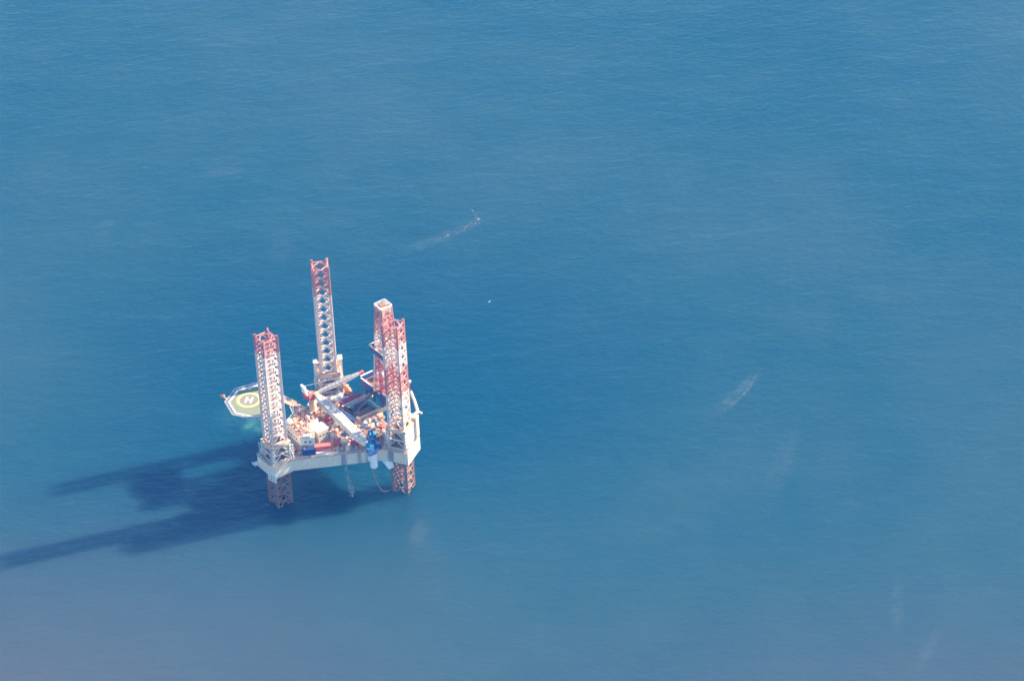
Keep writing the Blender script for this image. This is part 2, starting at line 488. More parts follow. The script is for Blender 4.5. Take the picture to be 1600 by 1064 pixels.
# service lockers on the stern towers
b = MB(); q = P(120, RHO + 3.4, 6.2); b.box((q.x, q.y, HD + 7.0), (5.5, 2.4, 10.5), 120); b.box((q.x, q.y, HD + 12.5), (5.9, 2.7, 0.4), 120)
q = P(120, RHO - 3.6, 6.0); b.box((q.x, q.y, HD + 4.0), (3.0, 2.2, 6.0), 120)
b.build('control_locker', CREAM, t1)
for sg, u0 in ((1, -1.0), (-1, 0.5)):
    b = MB(); q = P(240, RHO + u0, 5.9 * sg); b.box((q.x, q.y, HD + 11.5), (3.2, 1.6, 9.0), 240); b.box((q.x, q.y, HD + 16.2), (3.6, 2.0, 0.4), 240)
    b.beam(P(240, RHO + u0, 6.2 * sg, HD + 0.2), P(240, RHO + u0, 6.2 * sg, HD + 7.2), 0.6)
    b.build('control_locker', WHITE, t2)
b = MB()
for o in (-4.5, 4.5): b.beam(P(240, RHO + o, -6.6, HD + 0.3), P(240, RHO + o * 0.8, -5.2, HD + 14), 0.8)
b.beam(P(240, RHO - 4.9, -7.0, HD + 0.3), P(240, RHO - 4.9, -5.4, HD + 9), 1.6, 1.0, 1)
b.build('stair_tower', [CREAM, PEACH], t2)

# bow corner fittings ----------------------------------------------------
b = MB()
A, C = P(0, SO - 0.0, SW - 4.4), P(0, SO - 1.0, SW - 0.1)
o = Vector((0.35, 0.2, 0))
for k in range(5):
    q = A.lerp(C, k / 4) + o; b.beam(q + Vector((0, 0, HB - 2.0)), q + Vector((0, 0, HB + 2.6)), 0.34 if k in (0, 4) else 0.2)
for z in (HB - 2.0, HB - 0.4, HB + 2.6): b.beam(A + o + Vector((0, 0, z)), C + o + Vector((0, 0, z)), 0.34)
b.build('boarding_frame', BRIGHT, hull)
b = MB(); q = P(0, SO + 1.3, -SW + 0.2); b.box((q.x, q.y, HB + 2.2), (2.6, 2.4, 0.35)); b.rail([(q.x + 1.2, q.y - 1.1, HB + 2.3), (q.x + 1.2, q.y + 1.1, HB + 2.3)], 1.1, 0.14)
b.beam((q.x + 1.0, q.y, HB + 2.1), (q.x - 1.3, q.y, HB + 0.4), 0.25)
b.build('landing_platform', WHITE, hull)
for c in (-5.4, -4.0):
    b = MB(); b.lathe([(0, .5), (1.2, .5), (1.25, .75), (1.5, .75)], P(0, SO - 0.9, c, HD), (0, 0, 1), 10); b.build('bollard', GREY, hull)
for al in (120, 240):
    for c in (-5.0, 5.0):
        b = MB(); b.lathe([(0, .5), (1.2, .5), (1.25, .75), (1.5, .75)], P(al, SO - 0.9, c, HD), (0, 0, 1), 10); b.build('bollard', GREY, hull)
# pale chute under the starboard corner
b = MB()
for (u, v), s in (((-8.6, 27.4), 0.95), ((-12.2, 28.6), 0.5)):
    top_ = [(u - 2.2 * s, v - 1.3 * s, HB), (u + 2.2 * s, v - 1.3 * s, HB), (u + 2.2 * s, v + 1.3 * s, HB), (u - 2.2 * s, v + 1.3 * s, HB)]
    bot_ = [(u - 2.6 * s, v + 1.0 * s, HB - 4.2 * s), (u + 0.4 * s, v + 1.0 * s, HB - 4.2 * s), (u + 0.4 * s, v + 2.6 * s, HB - 4.2 * s), (u - 2.6 * s, v + 2.6 * s, HB - 4.2 * s)]
    b.add(top_ + bot_, [(0, 1, 2, 3), (7, 6, 5, 4), (0, 4, 5, 1), (1, 5, 6, 2), (2, 6, 7, 3), (3, 7, 4, 0)])
b.build('overboard_chute', BRIGHT, hull)

# helideck ---------------------------------------------------------------
HC = Vector((23.5, -30.3)); HZ = HD + 10.0; HRr = 12.6
octo = [HC + HRr * Vector((math.cos(R(8 + 45 * i)), math.sin(R(8 + 45 * i)))) for i in range(8)]
b = MB(); b.prism([(p.x, p.y) for p in octo], HZ - 0.7, HZ, 0, 1)
heli = b.build('helideck', [GREY, HELI], rig)
b = MB()
inn = [HC + (p - HC) * 0.945 for p in octo]; out = [HC + (p - HC) * 0.998 for p in octo]
for i in range(8):
    j = (i + 1) % 8
    b.add([(*inn[i], HZ + .03), (*inn[j], HZ + .03), (*out[j], HZ + .03), (*out[i], HZ + .03), (*inn[i], HZ - .02), (*inn[j], HZ - .02), (*out[j], HZ - .02), (*out[i], HZ - .02)],
          [(0, 1, 2, 3), (7, 6, 5, 4), (0, 4, 5, 1), (2, 6, 7, 3)])
b.build('edge_line', MARK, heli)
RC = (25.3, -33.0)
b = MB(); b.ring(RC, 0.0, 4.7, HZ - .02, HZ + .02); b.build('circle_centre', HELIG, heli)
b = MB(); b.ring(RC, 4.45, 5.75, HZ - .02, HZ + .035); b.build('landing_circle', YELLOW, heli)
b = MB()
ha = R(-138); hx, hy = Vector((math.cos(ha), math.sin(ha))), Vector((-math.sin(ha), math.cos(ha)))
rc = Vector(RC)
for sgn in (-1, 1):
    c = rc + hy * 1.25 * sgn; b.box((c.x, c.y, HZ + .03), (4.4, 0.75, 0.06), -138)
b.box((rc.x, rc.y, HZ + .03), (0.7, 1.75, 0.058), -138)
b.build('letter_h', MARK, heli)
b = MB()
for i in range(8):
    j = (i + 1) % 8
    a0, a1 = octo[i], octo[j]; o0, o1 = HC + (a0 - HC) * 1.135, HC + (a1 - HC) * 1.135
    b.beam((*o0, HZ + .25), (*o1, HZ + .25), 0.2)
    b.beam((*a0, HZ - .25), (*o0, HZ + .25), 0.2)
    for k in range(1, 6):
        b.beam((*a0.lerp(a1, k / 6), HZ - .25), (*o0.lerp(o1, k / 6), HZ + .25), 0.13)
    for k in (0.3, 0.55, 0.8):
        q0, q1 = a0.lerp(o0, k), a1.lerp(o1, k)
        b.beam((*q0, HZ - .25 + k * .5), (*q1, HZ - .25 + k * .5), 0.08)
b.build('safety_net', NET, heli)
b = MB()
gh = [(19.2, -16.5), (23.5, -14.0), (14.8, -18.5)]
for (u, v) in gh:
    for tx, ty in ((HC.x + 5, HC.y + 6), (HC.x - 4, HC.y + 4), (HC.x + 1, HC.y - 5)):
        b.tube((u, v, HD - 1.0), (tx, ty, HZ - .7), 0.3, 6)
for i in range(8): b.beam((HC.x, HC.y, HZ - .9), (*HC.lerp(octo[i], 0.93), HZ - .9), 0.45, 0.5)
for i in range(8): b.beam((*HC.lerp(octo[i], 0.6), HZ - .95), (*HC.lerp(octo[(i + 1) % 8], 0.6), HZ - .95), 0.35)
b.build('support_truss', WHITE, heli)
# access gangway on the inboard side
b = MB()
g0, g1 = Vector((12.6, -24.6, HZ - 0.7)), Vector((10.6, -17.0, HZ - 0.9))
b.beam(g0, g1, 3.0, 0.3); b.beam(g1, g1 + Vector((-2.6, 1.0, -1.0)), 2.2, 0.3, 1)
gl = (g1 - g0).normalized(); gs = Vector((-gl.y, gl.x, 0)) * 1.45
b.rail([g0 + gs, g1 + gs], 1.0, 0.14, 2); b.rail([g0 - gs, g1 - gs], 1.0, 0.14, 2)
b.beam(g1, (11.0, -15.5, HD), 0.35, mi=2); b.beam((g0 + g1) / 2, (11.5, -15.8, HD), 0.35, mi=2)
b.build('gangway', [PEACH, CORAL, CREAM], heli)

# accommodation ----------------------------------------------------------
HOUSE = [(22.0, -9.0), (22.6, 4.6), (17.2, 8.7), (15.2, 5.2), (13.8, -1.6), (8.2, -1.6), (8.2, -16.6)]
b = MB(); low = [(x * 0.93 + 0.9, y * 0.86) for x, y in HOUSE]
b.prism(low, HD, HD + 4.2)
house = b.build('accommodation_block', GREY, rig)
b = MB(); b.prism(HOUSE, HD + 4.2, HD + 8.2, 0, 1); b.build('upper_storey', [WHITE, TAN], house)
b = MB(); b.rail([(x * .98 + .3, y * .97, HD + 8.2) for x, y in HOUSE + HOUSE[:1]], 1.0, 0.1); b.build('roof_railing', WHITE, house)
A, C = Vector((22.6, 4.6, 0)), Vector((17.2, 8.7, 0)); no = Vector((0.605, 0.796, 0))
for k in (0.34, 0.66):
    b = MB(); q = A.lerp(C, k) + no * 0.03; b.box((q.x, q.y, HD + 6.0), (0.95, 0.12, 0.9), 142.8)
    wd = b.build('window', GLASS, house)
    b = MB(); q = A.lerp(C, k) + no * 0.06; b.box((q.x, q.y, HD + 5.45), (1.25, 0.22, 0.14), 142.8); b.build('sill', WHITE, wd)
for k in range(6):
    b = MB(); q = Vector((22.35, -7.0 + 2.1 * k, 0)); b.box((q.x, q.y, HD + 6.1), (0.3, 0.9, 0.8)); b.build('window', GLASS, house)
for k in (0.3, 0.52, 0.7):
    q = A.lerp(C, k) - no * 1.0
    b = MB(); b.lathe([(0, .45), (0.9, .45), (0.95, .72), (1.3, .6)], (q.x, q.y, HD + 8.2), (0, 0, 1), 10); b.build('roof_vent', BRIGHT, house)
b = MB(); b.box((9.7, 1.6, HD + 3.2), (5.6, 5.6, 6.4)); b.box((9.7, 1.6, HD + 6.52), (6.0, 6.0, 0.25), mi=1)
gal = b.build('galley_block', [TAN, BRIGHT], rig)
for k in range(3):
    b = MB(); b.box((7.9 + 1.8 * k, 4.44, HD + 4.0), (0.9, 0.1, 0.8)); b.build('window', GLASS, gal)
b = MB(); b.box((6.86, 0.8, HD + 1.1), (0.1, 1.0, 2.1)); b.build('door', CORAL, gal)
b = MB()
b.lathe([(0, .25), (0.9, .25), (1.0, 1.3), (1.7, 1.55), (2.5, 1.3), (3.0, .6), (3.1, .1)], (20.3, -7.4, HD + 8.2), (0, 0, 1), 14)
b.build('satellite_dome', BRIGHT, house)
b = MB(); b.tube((14.5, -12.5, HD + 8.2), (14.5, -12.5, HD + 16.5), 0.2, 6); b.beam((13.2, -12.5, HD + 14.8), (15.8, -12.5, HD + 14.8), 0.15)
for z in (10.5, 12.5): b.beam((14.5, -13.3, HD + z), (14.5, -11.7, HD + z), 0.15)
b.build('radio_mast', WHITE, house)

# roof plant: units bolted to the accommodation roof
rnd = random.Random(7)
def plant_unit(u, v, z, sx, sy, sz, rot, mats, kind):
    b = MB()
    if kind == 0:      # air handler: case on skid, fan cowl, duct
        b.box((u, v, z + sz / 2 + 0.15), (sx, sy, sz), rot)
        for q in (-.3, .3):
            e, n = ax(rot); c = Vector((u, v, 0)) + e * sx * q
            b.box((c.x, c.y, z + .08), (.25, sy, .16), rot, 1)
            b.lathe([(0, min(sx * .22, sy * .4)), (.4, min(sx * .22, sy * .4)), (.45, .15)], (c.x, c.y, z + sz + .15), (0, 0, 1), 10, 1)
    elif kind == 1:    # upright tank
        r = min(sx, sy) / 2
        b.lathe([(0, r * .9), (.15, r), (sz * .8, r), (sz * .95, r * .7), (sz, r * .2)], (u, v, z), (0, 0, 1), 12)
        b.tube((u + r, v, z), (u + r, v, z + sz * 1.2), .12, 6, mi=1)
    elif kind == 2:    # horizontal tank on saddles
        e, n = ax(rot); r = sy / 2; c = Vector((u, v, z + r + .35))
        b.lathe([(0, r * .3), (r * .4, r * .85), (r * .7, r), (sx - r * .7, r), (sx - r * .4, r * .85), (sx, r * .3)], c - e * sx / 2, e, 12)
        for q in (-.28, .28):
            d_ = c + e * sx * q; b.box((d_.x, d_.y, z + .35), (.4, sy, .7), rot, 1)
    elif kind == 3:    # skid frame with pipework
        e, n = ax(rot); c = Vector((u, v, z))
        for a in (-.5, .5):
            for d_ in (-.5, .5):
                q = c + e * sx * a + n * sy * d_; b.beam(q, q + Vector((0, 0, sz)), .2, mi=1)
            b.beam(c + e * sx * a - n * sy * .5 + Vector((0, 0, sz)), c + e * sx * a + n * sy * .5 + Vector((0, 0, sz)), .2, mi=1)
            b.beam(c - e * sx * .5 + n * sy * a + Vector((0, 0, sz)), c + e * sx * .5 + n * sy * a + Vector((0, 0, sz)), .2, mi=1)
        b.box((u, v, z + sz * .3), (sx * .75, sy * .7, sz * .6), rot)
        for a in (-.25, .1, .3): b.tube(c + e * sx * a - n * sy * .45 + Vector((0, 0, sz * .75)), c + e * sx * a + n * sy * .45 + Vector((0, 0, sz * .75)), .2, 6)
    else:              # winch: drum between cheeks
        e, n = ax(rot); r = sz * .4; c = Vector((u, v, z + r + .2))
        b.tube(c - e * sx * .4, c + e * sx * .4, r * .8, 12)
        for a in (-.42, .42): b.tube(c + e * (sx * a - .1), c + e * (sx * a + .1), r, 12, mi=1)
        b.box((u, v, z + .12), (sx, sy, .24), rot, 1)
    return b.build(['air_handler', 'vertical_tank', 'horizontal_tank', 'process_skid', 'winch'][kind], mats, rig)
spots = []
def scatter(n, box_, z, poly_, seed, rot0, smin, smax, gap, kinds, cols, hmax=2.4):
    rr = random.Random(seed); tries = 0; made = 0
    def inside(x, y):
        c = False
        for (x0, y0), (x1, y1) in zip(poly_, poly_[1:] + poly_[:1]):
            if (y0 > y) != (y1 > y) and x < (x1 - x0) * (y - y0) / (y1 - y0) + x0: c = not c
        return c
    while made < n and tries < 4000:
        tries += 1
        u = rr.uniform(box_[0], box_[1]); v = rr.uniform(box_[2], box_[3])
        sx, sy = rr.uniform(smin, smax), rr.uniform(smin, smax) * .7; rad = max(sx, sy) * .5
        if not all(inside(u + rad * a, v + rad * c) for a, c in ((1, 0), (-1, 0), (0, 1), (0, -1))): continue
        if any((u - a) ** 2 + (v - c) ** 2 < (rad + r_ + gap) ** 2 and abs(z - z_) < 4 for a, c, r_, z_ in spots): continue
        spots.append((u, v, rad, z)); made += 1
        ca, cb = rr.choice(cols), rr.choice([PINK, CREAM, BROWN, GREY, PEACH])
        plant_unit(u, v, z, sx, sy, rr.uniform(1.0, hmax), rot0 + rr.choice((0, 90, 30)), [ca, cb], rr.choice(kinds))
spots += [(20.3, -7.4, 1.8, HD + 8.2), (14.5, -12.5, .8, HD + 8.2), (20.5, 5.5, 1.6, HD + 8.2)]
HR = [(x * .93 + 1.0, y * .9) for x, y in HOUSE]
WARM = [CREAM, WHITE, PEACH, CREAM, PINK, TAN, CORAL, PEACH, BROWN, PINK]
scatter(9, (9, 22, -16, 5), HD + 8.2, HR, 3, 0, 2.2, 4.0, 0.1, (0, 0, 2, 3), WARM)
scatter(34, (9, 22, -16, 7), HD + 8.2, HR, 5, 0, 0.9, 2.0, 0.05, (0, 1, 1, 2, 3, 4), WARM + [BROWN, DARK], 1.9)

# ------------------------------------------------------------------ cranes
def boom(mb, p, q, wd, dp, mi=0, tipmi=None, taper=0.22, bays=14, r=0.26, rd=0.16):
    p, q = Vector(p), Vector(q); d_ = (q - p).normalized()
    x = d_.cross(Vector((0, 0, 1))).normalized(); y = x.cross(d_)
    L = (q - p).length; st = []
    for k in range(bays + 1):
        f = k / bays
        s_ = min(1.0, 0.35 + f / taper * 0.65, 0.35 + (1 - f) / taper * 0.65)
        c = p + d_ * L * f
        st.append([c + x * wd / 2 * s_ * a + y * dp / 2 * s_ * e for a, e in ((-1, -1), (1, -1), (1, 1), (-1, 1))])
    for k in range(bays):
        mm = tipmi if (tipmi is not None and k >= bays - 1) else mi
        for i in range(4):
            mb.tube(st[k][i], st[k + 1][i], r, 6, mi=mm, cap=False)
            j = (i + 1) % 4
            mb.tube(st[k][i], st[k + 1][j], rd, 5, mi=mm, cap=False)
            mb.tube(st[k][j], st[k + 1][i], rd, 5, mi=mm, cap=False)
            mb.tube(st[k][i], st[k][j], rd, 5, mi=mm, cap=False)
    c = q; mb.tube(c - x * .9, c + x * .9, 0.55, 10, mi=mm)

# starboard crane: white pedestal on the hull side, blue house, long white boom
b = MB(); b.lathe([(0, 1.2), (0.5, 1.75), (9.8, 1.75), (9.9, 2.3), (10.8, 2.3), (10.9, 1.9)], (-2.2, 26.6, HB - 1.6), (0, 0, 1), 20)
b.box((-2.2, 24.6, HB + 3.2), (3.0, 2.6, 2.6), 150, 0)
cr1 = b.build('crane', [BRIGHT, GREY], rig, False)
cz = HD + 3.5
b = MB(); e1 = Vector((3.3, 0.3, 0))
b.box((-1.9, 26.4, cz + .35), (6.2, 4.6, .7), 85, 1); b.box((-0.3, 27.6, cz + 2.2), (3.4, 2.0, 3.0), 85); b.box((-3.4, 27.2, cz + 1.7), (2.6, 2.4, 2.0), 85, 1)
b.box((-2.2, 23.4, cz + 1.9), (2.2, 1.9, 2.4), 85); b.tube((-4.4, 24.6, cz + 1.6), (-0.6, 24.6, cz + 1.6), .95, 12, mi=1); b.tube((-4.2, 22.6, cz + 1.2), (-1.0, 22.6, cz + 1.2), .7, 12, mi=1)
b.build('machinery_house', [TEAL, BLUE], cr1)
b = MB(); b.box((1.6, 29.0, cz + 1.7), (1.6, 1.6, 2.2), 85); b.box((1.6, 29.0, cz + 2.9), (1.8, 1.8, .2), 85)
cb = b.build('cab', BLUE, cr1)
b = MB(); b.box((1.6, 28.2, cz + 2.2), (1.5, .12, 1.1), 85); b.build('window', GLASS, cb)
b = MB()
for s in (-1.6, 1.6):
    b.beam((-2.2 + s, 27.0, cz + .6), (-2.2 + s * .5, 25.6, cz + 9.0), .5); b.beam((-2.2 + s, 23.6, cz + .6), (-2.2 + s * .5, 25.4, cz + 9.0), .4)
b.beam((-3.2, 25.5, cz + 9.0), (-1.2, 25.5, cz + 9.0), .8); b.beam((-3.4, 26.3, cz + 5.0), (-1.0, 26.3, cz + 5.0), .4)
b.build('gantry', [BLUE], cr1)
b = MB(); b.rail([(-5.4, 28.6, cz + .2), (-0.5, 31.0, cz + .2), (2.8, 30.6, cz + .2)], 1.2, .2); b.beam((-5.4, 28.6, cz + .1), (-0.5, 31.0, cz + .1), 1.0, .25); b.beam((-0.5, 31.0, cz + .1), (2.8, 30.6, cz + .1), 1.0, .25)
b.build('walkway', NAVY, cr1)
b = MB(); BT = Vector((-2.0, -17.2, HD + 8.6)); BF = Vector((0.2, 25.6, cz + 2.2))
boom(b, BF, BT, 3.4, 2.2, bays=18, r=.45, rd=.24, taper=.14)
for s in (-.85, .85): b.beam(BF.lerp(BT, .06) + Vector((s, 0, .75)), BF.lerp(BT, .97) + Vector((s, 0, .75)), 1.15, .1)
b.build('boom', WHITE, cr1)
b = MB()
for s in (-.6, .6):
    b.tube(Vector((-2.2 + s, 25.5, cz + 9.0)), BT + Vector((s, 1.5, 1.2)), .09, 5)
b.build('pendant_line', GREY, cr1)
b = MB(); b.beam((-3.6, -12.2, HD), (-3.2, -12.2, HD + 7.0), .6); b.beam((0.2, -12.2, HD), (-0.2, -12.2, HD + 7.0), .6); b.beam((-3.8, -12.2, HD + 6.8), (0.4, -12.2, HD + 6.8), .7)
b.beam((-3.6, -12.2, HD), (0.2, -12.2, HD + 6.6), .3)
b.build('boom_rest', CREAM, rig)

# port crane: red house on a pedestal, white gantry, tan boom with a red tip
b = MB(); b.lathe([(0, 2.0), (.4, 1.7), (6.6, 1.7), (6.7, 2.3), (7.3, 2.3)], (-0.6, -19.4, HD), (0, 0, 1), 18)
cr2 = b.build('crane', [CREAM], rig)
cz = HD + 7.3
b = MB(); b.box((-0.4, -19.6, cz + .3), (6.4, 4.2, .6), 8); b.box((0.6, -18.2, cz + 1.8), (3.6, 1.5, 2.6), 8, 1); b.box((1.6, -20.8, cz + 1.5), (2.6, 1.8, 2.0), 8); b.box((2.2, -19.4, cz + 1.3), (1.6, 3.6, 1.6), 8, 1)
b.tube((-1.2, -21.2, cz + 1.4), (-1.2, -18.6, cz + 1.4), .8, 12, mi=1)
b.build('machinery_house', [RED, CORAL], cr2)
b = MB(); b.box((-1.6, -17.2, cz + 1.5), (1.9, 1.7, 2.3), 8); b.box((-1.6, -17.2, cz + 2.7), (2.2, 2.0, .2), 8)
cb = b.build('cab', PEACH, cr2)
b = MB(); b.box((-2.55, -17.3, cz + 1.8), (.12, 1.3, 1.0), 8); b.build('window', GLASS, cb)
b = MB()
for s in (-1.5, 1.5):
    b.beam((1.8, -19.7 + s, cz + .5), (3.6, -19.9 + s * .55, cz + 7.4), 1.0, .8); b.beam((-1.4, -19.4 + s, cz + .5), (3.6, -19.9 + s * .5, cz + 7.2), .32)
b.box((3.2, -19.9, cz + 5.6), (.5, 2.6, 3.6), 8); b.beam((3.6, -21.2, cz + 7.5), (3.6, -18.6, cz + 7.5), .9)
b.build('gantry', BRIGHT, cr2)
b = MB(); B2F, B2T = Vector((-2.2, -18.6, cz + 1.6)), Vector((-26.4, -14.6, HD + 12.0))
boom(b, B2F, B2T, 1.5, 1.3, bays=12, r=.27, rd=.15, tipmi=1, taper=.3)
b.build('boom', [GREY, CORAL], cr2)
b = MB(); b.tube((3.6, -19.9, cz + 7.5), B2T, .08, 5); b.tube(B2T + Vector((-.2, 0, -.4)), B2T + Vector((-.2, 0, -6.5)), .07, 5)
b.build('pendant_line', GREY, cr2)
b = MB(); q = B2T + Vector((-.2, 0, -7.2)); b.lathe([(0, .15), (.25, .55), (.9, .6), (1.2, .25)], q, (0, 0, 1), 10); b.build('hook_block', YELLOW, cr2)

# ------------------------------------------- cantilever, drill floor, derrick
b = MB()
for v in (-9.5, 3.2):
    b.box((-24.0, v, HD + 1.5), (27.0, .45, 2.0)); b.box((-24.0, v, HD + .5), (27.2, 1.1, .35)); b.box((-24.0, v, HD + 2.6), (27.2, 1.1, .3))
    for k in range(14): b.box((-37.0 + 2.0 * k, v, HD + 1.5), (.18, .9, 2.0))
for u in (-12, -18, -24, -30, -37): b.beam((u, -9.5, HD + 1.2), (u, 3.2, HD + 1.2), .6, 1.0)
cant = b.build('cantilever', [CREAM], rig)
b = MB(); b.box((-16.2, -3.2, HD + 2.0), (10.2, 11.4, .3)); b.build('pipe_deck', DARK, cant)
b = MB()
for u in (-12.5, -15.0, -17.5, -20.2): b.beam((u, -13.2, HD + 2.3), (u, -10.2, HD + 2.3), .35); b.beam((u, -13.0, HD), (u, -13.0, HD + 3.4), .35)
b.build('pipe_rack', DARK, cant)
FZ = HD + 10.0
b = MB(); b.box((-30.6, -1.2, FZ - .5), (14.4, 20.4, 1.0)); b.box((-30.6, -1.2, FZ + .02), (14.0, 20.0, .06), mi=1)
dfl = b.build('drill_floor', [NAVY, BROWN], rig)
b = MB()
for u in (-24.4, -36.4):
    for v in (-9.5, -3.0, 3.2, 8.0):
        b.beam((u, v if v < 5 else 3.4, HD + 2.8), (u, v, FZ - 1.0), .8)
    b.beam((u, -9.5, HD + 3.0), (u, -3.0, FZ - 1.2), .4); b.beam((u, 3.2, HD + 3.0), (u, -3.0, FZ - 1.2), .4)
for v in (-9.5, 3.2): b.beam((-24.4, v, HD + 3.0), (-36.4, v, FZ - 1.2), .4); b.beam((-36.4, v, HD + 3.0), (-24.4, v, FZ - 1.2), .4)
b.build('substructure', DARK, dfl)
b = MB()
b.box((-23.3, -7.3, FZ - .6), (.3, 9.2, 4.6)); b.box((-23.3, 6.2, FZ - .6), (.3, 5.4, 4.6)); b.box((-30.4, -11.5, FZ + 1.2), (13.6, .25, 2.6), mi=1)
b.box((-37.9, -1.2, FZ + 1.2), (.25, 20.2, 2.6), mi=1)
b.beam((-23.3, -11.9, FZ + 1.75), (-23.3, -2.7, FZ + 1.75), .5, .2, 2); b.beam((-23.3, -11.7, FZ + 2.6), (-30.0, -11.7, FZ + 2.6), .6, .3, 2)
b.build('wind_wall', [NAVY, NAVY, BRIGHT], dfl)
b = MB(); b.box((-31.5, -7.6, FZ + 1.4), (3.6, 3.0, 2.6)); b.box((-31.5, -7.6, FZ + 2.8), (4.0, 3.4, .2)); b.build('dog_house', WHITE, dfl)
b = MB(); q0, q1 = Vector((-23.0, -1.0, FZ - .2)), Vector((-12.5, -1.0, HD + 3.2))
b.beam(q0, q1, 1.2, .2)
for s in (-.6, .6): b.beam(q0 + Vector((0, s, .2)), q1 + Vector((0, s, .2)), .15, .3)
b.build('pipe_ramp', DARK, dfl)
# bolster of cream crates and beams at the inner end of the cantilever
b = MB(); b.box((-11.2, 2.6, HD + 1.3), (1.4, 3.0, 2.6)); b.box((-15.5, 5.0, HD + .9), (7.0, 1.5, 1.8), 4); b.box((-20.5, 6.0, HD + 1.2), (2.8, 2.2, 2.4), 12)
b.build('bolster', PEACH, cant)

DC = Vector((-28.2, 4.0)); DH = 48.5
def dlev(f):
    hw = 5.0 + (2.75 - 5.0) * min(1.0, f * 1.05)
    return [Vector((DC.x + a * hw, DC.y + c * hw, FZ + DH * f)) for a, c in ((1, -1), (1, 1), (-1, 1), (-1, -1))]
b = MB(); NL = 13
for k in range(NL):
    f0, f1 = k / NL, (k + 1) / NL; A, C = dlev(f0), dlev(f1)
    mi = 0 if k in (5, 6, 7, 8) else 1
    for i in range(4):
        j = (i + 1) % 4
        b.tube(A[i], C[i], .36, 6, mi=0 if (i in (0, 3) and k < 9) else mi, cap=False)
        b.tube(C[i], C[j], .24, 5, mi=mi, cap=False)
        if k > 0 or i in (1, 2):
            b.tube(A[i], C[j], .21, 5, mi=mi, cap=False); b.tube(A[j], C[i], .21, 5, mi=mi, cap=False)
der = b.build('derrick', [LEGW, LEGR], rig)
b = MB(); zt = FZ + DH
for a in (-1, 1):
    b.beam((DC.x + a * 2.8, DC.y - 3.0, zt - .2), (DC.x + a * 2.8, DC.y + 3.0, zt - .2), .5, .7); b.beam((DC.x - 3.0, DC.y + a * 2.8, zt - .2), (DC.x + 3.0, DC.y + a * 2.8, zt - .2), .5, .7)
    b.beam((DC.x - 2.8, DC.y + a * 0.8, zt - .2), (DC.x + 2.8, DC.y + a * 0.8, zt - .2), .4, .6)
b.box((DC.x - 1.9, DC.y, zt + .1), (1.7, 5.6, .15)); b.box((DC.x + 1.2, DC.y + 2.0, zt + .1), (3.2, 1.5, .15))
b.beam((DC.x - 2.4, DC.y - 1.2, zt), (DC.x - .6, DC.y - .8, zt + 2.6), .3); b.beam((DC.x + 1.6, DC.y - 1.2, zt), (DC.x - .6, DC.y - .8, zt + 2.6), .3)
b.box((DC.x + .6, DC.y - .4, zt + .7), (2.6, 2.2, .7), mi=1); b.box((DC.x - 1.9, DC.y + 1.6, zt + .55), (1.3, 1.3, .4), mi=1)
for a in (-1, 1):
    b.beam((DC.x + 2.85, DC.y + a * 2.85, zt - 3.6), (DC.x + 2.85, DC.y, zt - .6), .4); b.beam((DC.x + a * 2.85, DC.y + 2.85, zt - 3.6), (DC.x, DC.y + 2.85, zt - .6), .4)
    b.box((DC.x + a * 1.9, DC.y + 2.85, zt - 1.7), (1.5, .2, 1.8))
b.box((DC.x - 2.85, DC.y, zt - 2.0), (.2, 5.6, 2.4)); b.box((DC.x, DC.y - 2.85, zt - 2.0), (5.6, .2, 2.4))
b.build('crown_block', [paint('crown_faded_paint', (0.70, 0.50, 0.40), wear=0.5), BROWN], der)
b = MB(); b.rail([(DC.x + a * 2.9, DC.y + c * 2.9, zt + .3) for a, c in ((1, -1), (1, 1), (-1, 1), (-1, -1), (1, -1))], 1.0, .13); b.build('railing', BRIGHT, der)
b = MB(); mz = FZ + 25.5
b.box((DC.x + 4.7, DC.y - .8, mz - 1.6), (.25, 11.2, 3.4)); b.box((DC.x + 1.2, DC.y - 6.3, mz - 1.6), (7.0, .25, 3.4)); b.box((DC.x + 4.9, DC.y - .8, mz + .2), (.7, 11.6, .25), mi=1); b.box((DC.x + 2.0, DC.y - 2.0, mz - 3.2), (5.6, 8.6, .25), mi=2)
b.box((DC.x + 1.2, DC.y - 6.4, mz + .2), (7.4, .7, .25), mi=1)
b.build('monkey_board', [NAVY, CREAM, BROWN], der)
b = MB(); b.box((DC.x, DC.y, FZ + 17.5), (1.5, 1.2, 3.0)); b.lathe([(0, .3), (.6, .7), (1.6, .7), (2.0, .2)], (DC.x, DC.y, FZ + 13.8), (0, 0, 1), 10)
for s in (-.4, .4): b.tube((DC.x + s, DC.y, FZ + 19), (DC.x + s, DC.y, zt - 1), .08, 5)
b.build('travelling_block', RED, der)
b = MB()
for i in range(3):
    for j in range(4): b.tube((DC.x + 1.6 + .5 * i, DC.y - 3.6 + .5 * j, FZ), (DC.x + 2.0 + .5 * i, DC.y - 3.4 + .5 * j, FZ + 26.0), .14, 6)
b.build('stand_of_pipe', MAGENTA, der)
b = MB(); b.box((DC.x + 5.2, DC.y + 3.6, FZ + 15.5), (1.4, 1.4, .9)); b.build('floodlight', BRIGHT, der)
b = MB()
lp = [(-37.2, 8.2, HD + 8.4), (-34.6, 15.0, HD + 7.6), (-32.2, 20.6, HD + 6.2), (-29.6, 21.4, HD + 6.0), (-26.0, 21.6, HD + 5.8), (-22.5, 22.5, HD + 3.0)]
b.path(lp, .75, 8); b.tube(lp[2], (-33.4, 22.4, HD + 5.6), .5, 8)
b.path([(x + .2, y + .3, z + 1.0) for x, y, z in lp], .16, 5)
b.build('drag_chain', [CREAM], cant)
